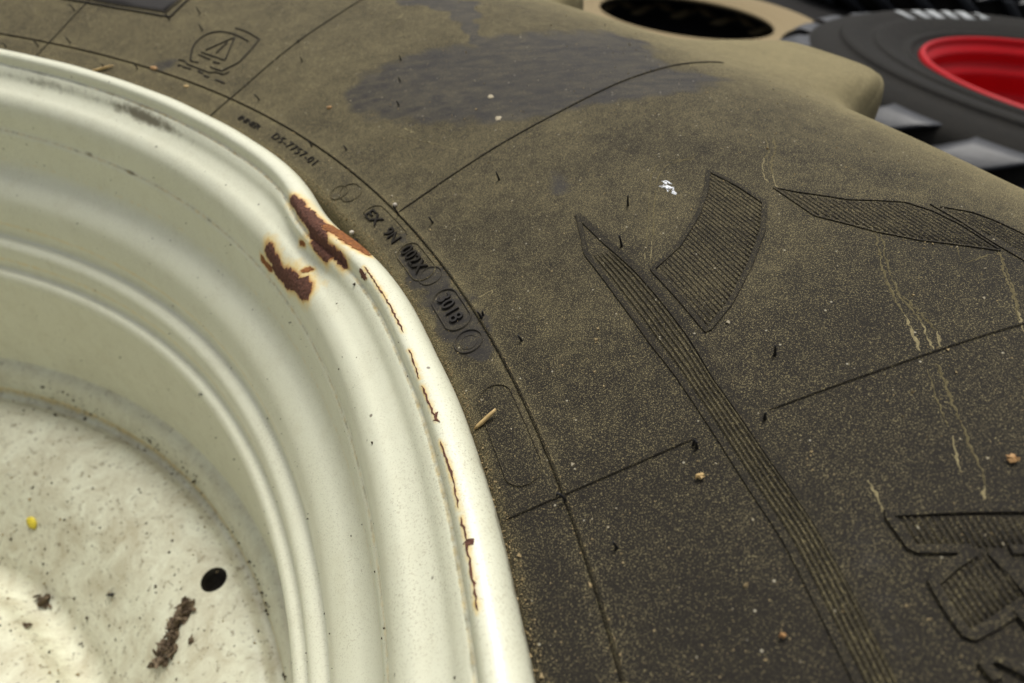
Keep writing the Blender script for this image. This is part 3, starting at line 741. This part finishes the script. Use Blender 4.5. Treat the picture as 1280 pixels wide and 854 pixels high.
def grime_shade_fn(th, s):
    d = np.degrees(th); r, z = RI.rz(s); v = np.zeros(len(th))
    band = np.exp(-((s-(s_cr+.0065))/.0050)**2)*(s > s_cr-.0003)  # band under the lip: dirt, with its shade painted in
    v += band*(.85*np.exp(-((d-61.5)/4.0)**2)+.40*np.exp(-((d-72)/3.5)**2)+.20*np.clip((d-50)/6, 0, 1))
    v += .85*np.exp(-((s-s_cr-.0006)/.0006)**2)                                # dark line along the crease of the lip
    v += .55*np.exp(-((s-RI.s_of(.4665, .09, .13))/.0007)**2)
    for s0_ in (RI.s_of(.4430, .15, .2), RI.s_of(.4325, .17, .23)): v += .12*np.exp(-((s-s0_)/.0013)**2)
    for p, k in (((112, 192), .004), ((163, 215), .0045)):
        c = RI.hit(*p); v += .9*np.exp(-((th-c[0])*.467/k)**2-((s-c[1])/.0013)**2)
    c = RI.hit(395, 316); v += .35*np.exp(-((th-c[0])*.48/.012)**2-((s-c[1]-.003)/.008)**2)
    v += .62*np.clip((r-.4993)/.0022, 0, 1)*(z < .003)                   # dusty outer edge against the tyre
    return v
sri = np.r_[np.arange(0, .03, .004), np.arange(.03, .125, .0010), np.arange(.125, RI.s[-1], .0018), RI.s[-1]]
thr = np.radians(np.r_[np.arange(-8, 96, .16), np.arange(96, 352, 1.0)])
rim = build_rev(RI, 'rim', 'paint', wheel, thr, sri, True, attrs=dict(grime_shade=grime_shade_fn, halo=halo_fn, dirt=lambda a, b: np.clip((b-.2)/.2, 0, 1)*.35+.05), flip=False)
for hs, m, k in RPH:
    if len(hs) < 4: continue
    patch(RI, 'rust_patch', hs, m, rim, h=.00028, step=.0009, rough=.0002, jag=.00042, smooth=False)
for hs in RLH:
    st = Strip(RI); st.add(hs, .0008, .00022, .0012, jitter=.35, taper=.003, sink=.0002, smoothpath=True); o = st.build('rust_line', 'rust', rim)
z1 = lambda a, b: np.zeros(len(a))
ringp = build_rev(RING, 'weld_ring', 'paint', rim, thr, RING.s, True, attrs=dict(grime_shade=lambda a, b: .33*np.exp(-((b-RING.s[-1]*.80)/.0028)**2)*(.6+.4*np.sin(a*40)*np.sin(a*13))*(np.degrees(a) < 90), halo=lambda a, b: .42*np.exp(-((b-RING.s[-1])/.0022)**2), dirt=lambda a, b: np.full(len(a), .6)))
# ---- disc with its hole
hc = DI.hit(267, 724.5); hx = .0088; rD = float(DI.rz(hc[1])[0])
sdi = np.r_[np.arange(0, .16, .0015), np.arange(.16, DI.s[-1], .003), DI.s[-1]]
thd_ = np.radians(np.r_[np.arange(-12, 100, .25), np.arange(100, 348, 1.0)])
THd, SSd = np.meshgrid(thd_, sdi, indexing='ij')
# pull the grid onto the edge of the hole so that its outline is round
def holewarp(th, s):
    x = (th-hc[0])*rD; y = s-hc[1]; d = np.hypot(x, y)+1e-9
    k = np.where(d < hx*1.13, hx/d, 1.0)
    return hc[0]+x*k/rD, hc[1]+y*k
TH2, SS2 = holewarp(THd, SSd); Vd = DI.P(TH2, SS2); dd0 = np.hypot((THd-hc[0])*rD, SSd-hc[1])
nu, nv = THd.shape; i, j = np.meshgrid(np.arange(nu), np.arange(nv-1), indexing='ij'); i2 = (i+1) % nu
F = np.stack([i*nv+j, i2*nv+j, i2*nv+j+1, i*nv+j+1], -1).reshape(-1, 4)
keep = (np.maximum.reduce([dd0[i, j], dd0[i2, j], dd0[i2, j+1], dd0[i, j+1]]) > hx*1.13).ravel(); F = F[keep]
disc = mesh('wheel_disc', Vd.reshape(-1, 3), F.tolist(), 'paint', rim)
fattr(disc, 'grime_shade', np.zeros(nu*nv)+.16*np.exp(-((DI.rz(SS2.ravel())[0]-.298)/.008)**2)); fattr(disc, 'halo', .36*np.exp(-((SS2.ravel()-.004)/.0035)**2)+.10*np.exp(-((DI.rz(SS2.ravel())[0]-.295)/.008)**2)); fattr(disc, 'dirt', np.full(nu*nv, 1.0))
hv = []; hf = []; nn = 36
for k in range(nn):
    t = 2*math.pi*k/nn
    for dz in (0.0005, -.004, -.009, -.018): hv.append(DI.P(hc[0]+hx*1.0*math.cos(t)/rD, hc[1]+hx*1.0*math.sin(t), 0)+np.array([0, 0, dz-.0006]))
for k in range(nn):
    for q in range(3): hf.append((k*4+q, ((k+1) % nn)*4+q, ((k+1) % nn)*4+q+1, k*4+q+1))
hf.append(tuple(k*4+3 for k in range(nn))); mesh('bolt_hole', hv, hf, 'hole', disc)

# flecks of dirt on the rim and the disc
grains(RI, 520, math.radians(0), math.radians(90), .07, RI.s[-1], .00026, 'dirt_flecks', 'crumb', rim)
grains(DI, 900, math.radians(0), math.radians(90), .0, DI.s[-1]*.8, .00055, 'dirt_flecks', 'crumb', disc)
grains(DI, 700, math.radians(0), math.radians(90), .0, DI.s[-1]*.8, .00050, 'sand_flecks', 'dustcrumb', disc)
grains(RING, 500, math.radians(0), math.radians(90), RING.s[-1]*.55, RING.s[-1], .0007, 'seam_dirt', 'crumb', ringp, fn=lambda a, q: np.clip(.25+.9*np.sin(a*31)*np.sin(a*11+1), 0, 1))

# ------------------------------------------------------------------ small loose things
def on(S, px, h=0.): a, s0 = S.hit(*px); return S.P(a, s0, h), (S.P(a, s0, .001)-S.P(a, s0, 0))/.001
def loose(name, V, F, mat, label, cat, group=None, smooth=True):
    V = np.array(V); b = V.mean(0); b[2] = V[:, 2].min(); o = mesh(name, V-b, F, mat, None, smooth); o.location = b; tag(o, label, cat, group); return o
def between(S, p, q, h): return on(S, p, h)[0], on(S, q, h)[0]
def stick(name, S, p, q, r, mat, label, cat, h0=None, h1=None, n=6):
    a, b = on(S, p, h0 or r)[0], on(S, q, h1 or r)[0]; pts = [a+(b-a)*t+rng.normal(size=3)*r*.12 for t in np.linspace(0, 1, 6)]
    V, F = tube(pts, [r*.25, r*.85, r, r*.95, r*.9, r*.55], n); return loose(name, V, F, mat, label, cat)
stick('straw', TY, (594, 538), (623, 517), .00085, 'straw', 'short piece of straw lying beside the rim edge on the black tyre', 'straw', .0006, .0026)
stick('straw', TY, (114, 91), (143, 84), .0009, 'straw', 'flat pale straw chip touching the far rim edge at upper left', 'straw', .001, .0014)
def pebble(name, S, px, size, mat, label, cat, flat=.55, ang=0, rough=.1, lift=.4, n=2, seed=1):
    c, n_ = on(S, px, 0); n_ = n_/np.linalg.norm(n_); a = np.cross(n_, RT); a /= np.linalg.norm(a); b = np.cross(n_, a)
    u = math.cos(ang)*b+math.sin(ang)*a; v = np.cross(n_, u)
    V, F = lump(c+n_*size[2]*lift, [u*size[0], v*size[1], n_*size[2]], rough, n, seed); return loose(name, V, F, mat, label, cat)
pebble('seed', TY, (193, 86), (.0032, .0015, .0012), 'tan', 'orange brown seed husk on the ridge line of the tyre', 'seed', ang=.5)
pebble('seed', TY, (233, 108), (.0022, .0011, .0005), 'straw', 'small yellow seed flake just inside the ridge line below the emblem', 'seed', ang=.4, seed=3)
pebble('seed', TY, (494.5, 258), (.0012, .0010, .0011), 'pale', 'pale round seed by the crossing of the two moulded lines', 'seed', seed=4, lift=.8)
pebble('seed', TY, (442, 291), (.0013, .0011, .0012), 'pale', 'pale round seed wedged at the rim edge above the rust', 'seed', seed=5, lift=.8)
pebble('pebble', TY, (412, 135), (.0016, .0011, .0009), 'tan', 'tiny brown pebble on the tyre left of the big dark smear', 'pebble', seed=6)
def flake(name, S, px, size, mat, label, cat, seed, ang=0.):
    c, n_ = on(S, px, .0009); n_ = n_/np.linalg.norm(n_); a = np.cross(n_, RT); a /= np.linalg.norm(a); b = np.cross(n_, a); r = np.random.default_rng(seed)
    u = math.cos(ang)*b+math.sin(ang)*a; v = np.cross(n_, u); V = [c+n_*.0008]; V2 = [c-n_*.0002]; k = 14
    for q in range(k):
        t = 2*math.pi*q/k; rr = (.55+.6*r.random()); p = c+u*size*math.cos(t)*rr+v*size*.6*math.sin(t)*rr; V.append(p+n_*r.uniform(-.0001, .0010)); V2.append(V[-1]-n_*.0004)
    F = [(0, 1+q, 1+(q+1) % k) for q in range(k)]+[(k+1, k+2+(q+1) % k, k+2+q) for q in range(k)]+[(1+q, k+2+q, k+2+(q+1) % k, 1+(q+1) % k) for q in range(k)]
    return loose(name, V+V2, F, mat, label, cat, smooth=False)
flake('leaf_crumb', TY, (875, 598), .0016, 'straw', 'tan leaf crumb right of the short moulded line end', 'leaf crumb', 11)
flake('leaf_crumb', TY, (1264, 577), .0018, 'tan', 'tan leaf crumb above the big ribbed letter', 'leaf crumb', 12, .4)
flake('leaf_crumb', TY, (979, 797), .0009, 'tan', 'tiny tan crumb left of the long ribbed bar near the bottom', 'leaf crumb', 13)
pebble('petal', DI, (41, 653), (.0058, .0042, .0016), 'yellow', 'bright yellow petal lying on the cream wheel disc', 'petal', ang=.7, seed=8)
def insect(px, S, size, name, label):
    c, n_ = on(S, px, 0); n_ = n_/np.linalg.norm(n_); parts = [lump(c+n_*size*.35, [RT*size*.55, np.cross(n_, RT)*size*.38, n_*size*.35], .06, 2, 3), lump(c+n_*size*.4-RT*size*.6, [RT*size*.3, np.cross(n_, RT)*size*.22, n_*size*.22], .05, 1, 4)]
    f = np.cross(n_, RT)
    for k, (dx, dy, dz) in enumerate(((1.6, 1.0, .1), (1.4, -.4, .05), (.2, 2.0, 1.2), (-.9, .5, .1), (.4, -1.6, .1), (-.6, -1.0, .1))):
        e = c+RT*dx*size+f*-dy*size+n_*dz*size; parts.append(tube([c+n_*size*.4, (c+e)/2+n_*size*.7, e], [size*.07, size*.05, size*.02], 5))
    V, F = join(parts); return loose(name, V, F, 'insect', label, 'insect')
insect((141, 743), DI, .0038, 'dead_insect', 'dead black insect with thin legs on the wheel disc')
insect((364, 403), RI, .0011, 'dead_insect', 'tiny dead insect on the cream rim wall below the rust patch')
insect((252, 493), RI, .0016, 'dead_insect', 'small dead insect caught on the inner rim step')
# leaf litter on the disc
def litter(S, path, name, label, n, size, seed):
    r = np.random.default_rng(seed); parts = []
    for k in range(n):
        t = r.random(); i = min(len(path)-2, int(t*(len(path)-1))); u = t*(len(path)-1)-i; p = np.array(path[i][:2])*(1-u)+np.array(path[i+1][:2])*u; wd = path[i][2]*(1-u)+path[i+1][2]*u
        c, n_ = on(S, (p[0]+r.normal()*wd*.42, p[1]+r.normal()*wd*.42), 0); n_ = n_/np.linalg.norm(n_); A = np.linalg.qr(r.normal(size=(3, 3)))[0]
        parts.append(lump(c+n_*abs(r.normal())*size*.8, A*np.array([[1.5], [.8], [.3]])*size*r.uniform(.5, 1.2), .22, 1, int(r.integers(1e6))))
    V, F = join(parts); return loose(name, V, F, 'litter', label, 'leaf litter', smooth=False)
litter(DI, [(237, 756, 7), (230, 768, 9), (223, 780, 4), (218, 792, 3), (216, 803, 8), (208, 818, 13), (197, 834, 7)], 'leaf_litter', 'long dark clump of leaf litter below the hole in the disc', 170, .0026, 5)
litter(DI, [(55, 748, 7), (60, 756, 7)], 'leaf_litter', 'small brown dirt clump in the groove of the disc', 30, .0024, 6)
litter(DI, [(30, 786, 3), (34, 780, 3)], 'leaf_litter', 'tiny brown crumb cluster at the left of the disc', 8, .0018, 7)
litter(DI, [(236, 800, 2), (246, 803, 2)], 'leaf_litter', 'tiny dark crumb just right of the long litter clump', 7, .0016, 8)

# ------------------------------------------------------------------ ground
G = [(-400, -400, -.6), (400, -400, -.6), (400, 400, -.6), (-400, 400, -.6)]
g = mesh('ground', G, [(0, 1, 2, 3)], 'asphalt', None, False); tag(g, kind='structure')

# ------------------------------------------------------------------ tyres behind
def bg_tyre(S, name, root, mat, n_ang, dustv, lug, nlug, lugz, phase=0., groove=None):
    th = np.linspace(0, 2*math.pi, n_ang, endpoint=False)
    t = build_rev(S, name, mat, root, th, S.s, True, attrs=dict(dust=lambda a, b: np.full(len(a), dustv), wipe=z1, mud=z1))
    r0, r1, ztop, zmid, wdt = lug; k_ = .62
    for side, (za, zb) in enumerate(((ztop, zmid), (lugz, zmid+.02))):
        V = []; F = []; m = 9
        for i in range(m):
            u = i/(m-1); z = za+(zb-za)*u; a = -u*.34
            # a lug: its shoulder end leans out and its crown stays level
            ro = r1-.095*(1-u)**2.5; ri = r0-.05; w2 = wdt*(1.18-.35*u)/2
            for (rr, ww) in ((ri, w2*1.25), (ro, w2), (ro, -w2), (ri, -w2*1.25)):
                V.append((rr*math.cos(a+ww/rr), rr*math.sin(a+ww/rr), z))
        for i in range(m-1):
            for j in range(4): F.append((i*4+j, i*4+(j+1) % 4, (i+1)*4+(j+1) % 4, (i+1)*4+j))
        F.append((0, 3, 2, 1)); F.append(tuple((m-1)*4+j for j in range(4)))
        if side: F = [f[::-1] for f in F]
        me0 = None
        for q in range(nlug):
            an = 2*math.pi*(q+.5*side)/nlug+phase
            if me0 is None:
                o = mesh('tread_lug', V, F, 'lugrubber' if mat == 'grey' else mat, None, False); me0 = o.data
                bm = bmesh.new(); bm.from_mesh(me0); bmesh.ops.recalc_face_normals(bm, faces=bm.faces)
                bmesh.ops.bevel(bm, geom=[e for e in bm.edges if len(e.link_faces) == 2 and e.calc_face_angle() > .6], offset=.012, segments=3, profile=.5, affect='EDGES')
                for f_ in bm.faces: f_.smooth = True
                bm.to_mesh(me0); bm.free()
                for kx in ('dust', 'wipe', 'mud'): fattr(o, kx, np.full(len(me0.vertices), dustv if kx == 'dust' else .0))
                bv = o
            else:
                o = bv.copy(); COL.objects.link(o)
            o.parent = t; o.matrix_parent_inverse = Matrix.Translation(-Vector((S.o[0], S.o[1], 0)))@Matrix.Identity(4)
            o.matrix_parent_inverse = Matrix.Identity(4); o.location = (0, 0, 0)
            o.matrix_basis = Matrix.Translation((S.o[0], S.o[1], 0))@Matrix.Rotation(an, 4, 'Z')
    return t
# red rimmed wheel
rx, ry, rz0 = 1.45+CX, 1.70+CY, -.25
rw = empty('tractor_wheel', (0, 0, 0)); tag(rw, 'grey tractor wheel with a bright red rim lying in the blurred background', 'wheel')
RT_ = Rev([(.455, rz0-.02), (.458, rz0-.004), (.470, rz0-.002), (.485, rz0+.010), (.50, rz0+.006), (.53, rz0+.016), (.58, rz0+.028), (.588, rz0+.022), (.64, rz0+.031), (.668, rz0+.030), (.675, rz0+.021), (.72, rz0+.012), (.755, rz0-.01), (.77, rz0-.06), (.77, -.42), (.75, -.53), (.66, -.59), (.5, -.58), (.455, -.55)], 6, 1, (rx, ry))
rt_ = bg_tyre(RT_, 'tyre', rw, 'grey', 180, -.2, (.765, .875, rz0+.0, -.40, .095), 25, -.585, phase=.12)
RR_ = Rev([(.458, rz0-.05), (.458, rz0-.01), (.455, rz0+.004), (.448, rz0+.008), (.442, rz0+.003), (.439, rz0-.010), (.428, rz0-.022), (.422, rz0-.03), (.420, rz0-.06), (.405, rz0-.075), (.398, rz0-.085), (.396, rz0-.14), (.385, rz0-.15), (.382, rz0-.22), (.36, rz0-.24), (.25, rz0-.25), (.12, rz0-.24)], 6, -1, (rx, ry))
build_rev(RR_, 'rim', 'red', rw, np.linspace(0, 2*math.pi, 160, endpoint=False), RR_.s, True)
# pale lettering on its far sidewall
for k, (x0, x1) in enumerate(((1130, 1136), (1150, 1158), (1166, 1176), (1186, 1194), (1202, 1214), (1222, 1232), (1238, 1262))):
    ha, hb = RT_.hit(x0, 19), RT_.hit(x1, 19)
    if ha and hb: patch(RT_, 'white_letter', [(ha[0], ha[1]-.032), (hb[0], hb[1]-.032), (hb[0]+.012, hb[1]+.032), (ha[0]+.012, ha[1]+.032)], 'letter', rt_, h=.002, step=.02)
# tan tyre
bx, by, bz = .561+CX, 2.797+CY, -.40
bt = empty('loose_tyre', (0, 0, 0)); tag(bt, 'dusty tan tyre without a rim lying flat in the blurred background', 'tyre')
BT_ = Rev([(.353, bz-.012), (.348, bz-.003), (.356, bz+.004), (.372, bz+.002), (.40, bz+.010), (.46, bz+.020), (.53, bz+.018), (.58, bz-.005), (.60, bz-.05), (.60, -.52), (.56, -.585), (.45, -.595), (.353, -.59)], 6, 1, (bx, by))
BL_ = Rev([(.353, bz-.012), (.365, bz-.025), (.42, bz-.04), (.56, bz-.07), (.575, -.50), (.45, -.57), (.352, -.585)], 6, -1, (bx, by))
build_rev(BL_, 'inner_liner', 'hair', bt, np.linspace(0, 2*math.pi, 120, endpoint=False), BL_.s, True)  # black colour stands in for the shade deep inside the tyre
bg_tyre(BT_, 'casing', bt, 'brown', 140, .6, (.60, .655, bz-.0, -.50, .06), 18, -.59, phase=.1)
# dark tyre farther off
fx, fy, fz = 2.9, 4.9, -.30
ft = empty('tractor_wheel', (0, 0, 0)); tag(ft, 'dark wheel with a deep red rim, farthest off at the upper right edge', 'wheel')
FT_ = Rev([(.455, fz-.02), (.47, fz-.002), (.60, fz+.03), (.72, fz+.018), (.77, fz-.06), (.77, -.5), (.66, -.59), (.455, -.58)], 5, 1, (fx, fy))
bg_tyre(FT_, 'tyre', ft, 'grey', 120, -.4, (.77, .84, fz, -.42, .085), 20, -.585)
MAT['darkred'] = simple('dark_red_paint', (.06, .006, .006), .5)
FR_ = Rev([(.458, fz-.05), (.455, fz+.004), (.442, fz+.003), (.43, fz-.03), (.39, fz-.1), (.38, fz-.22), (.12, fz-.24)], 5, -1, (fx, fy))
build_rev(FR_, 'rim', 'darkred', ft, np.linspace(0, 2*math.pi, 120, endpoint=False), FR_.s, True)
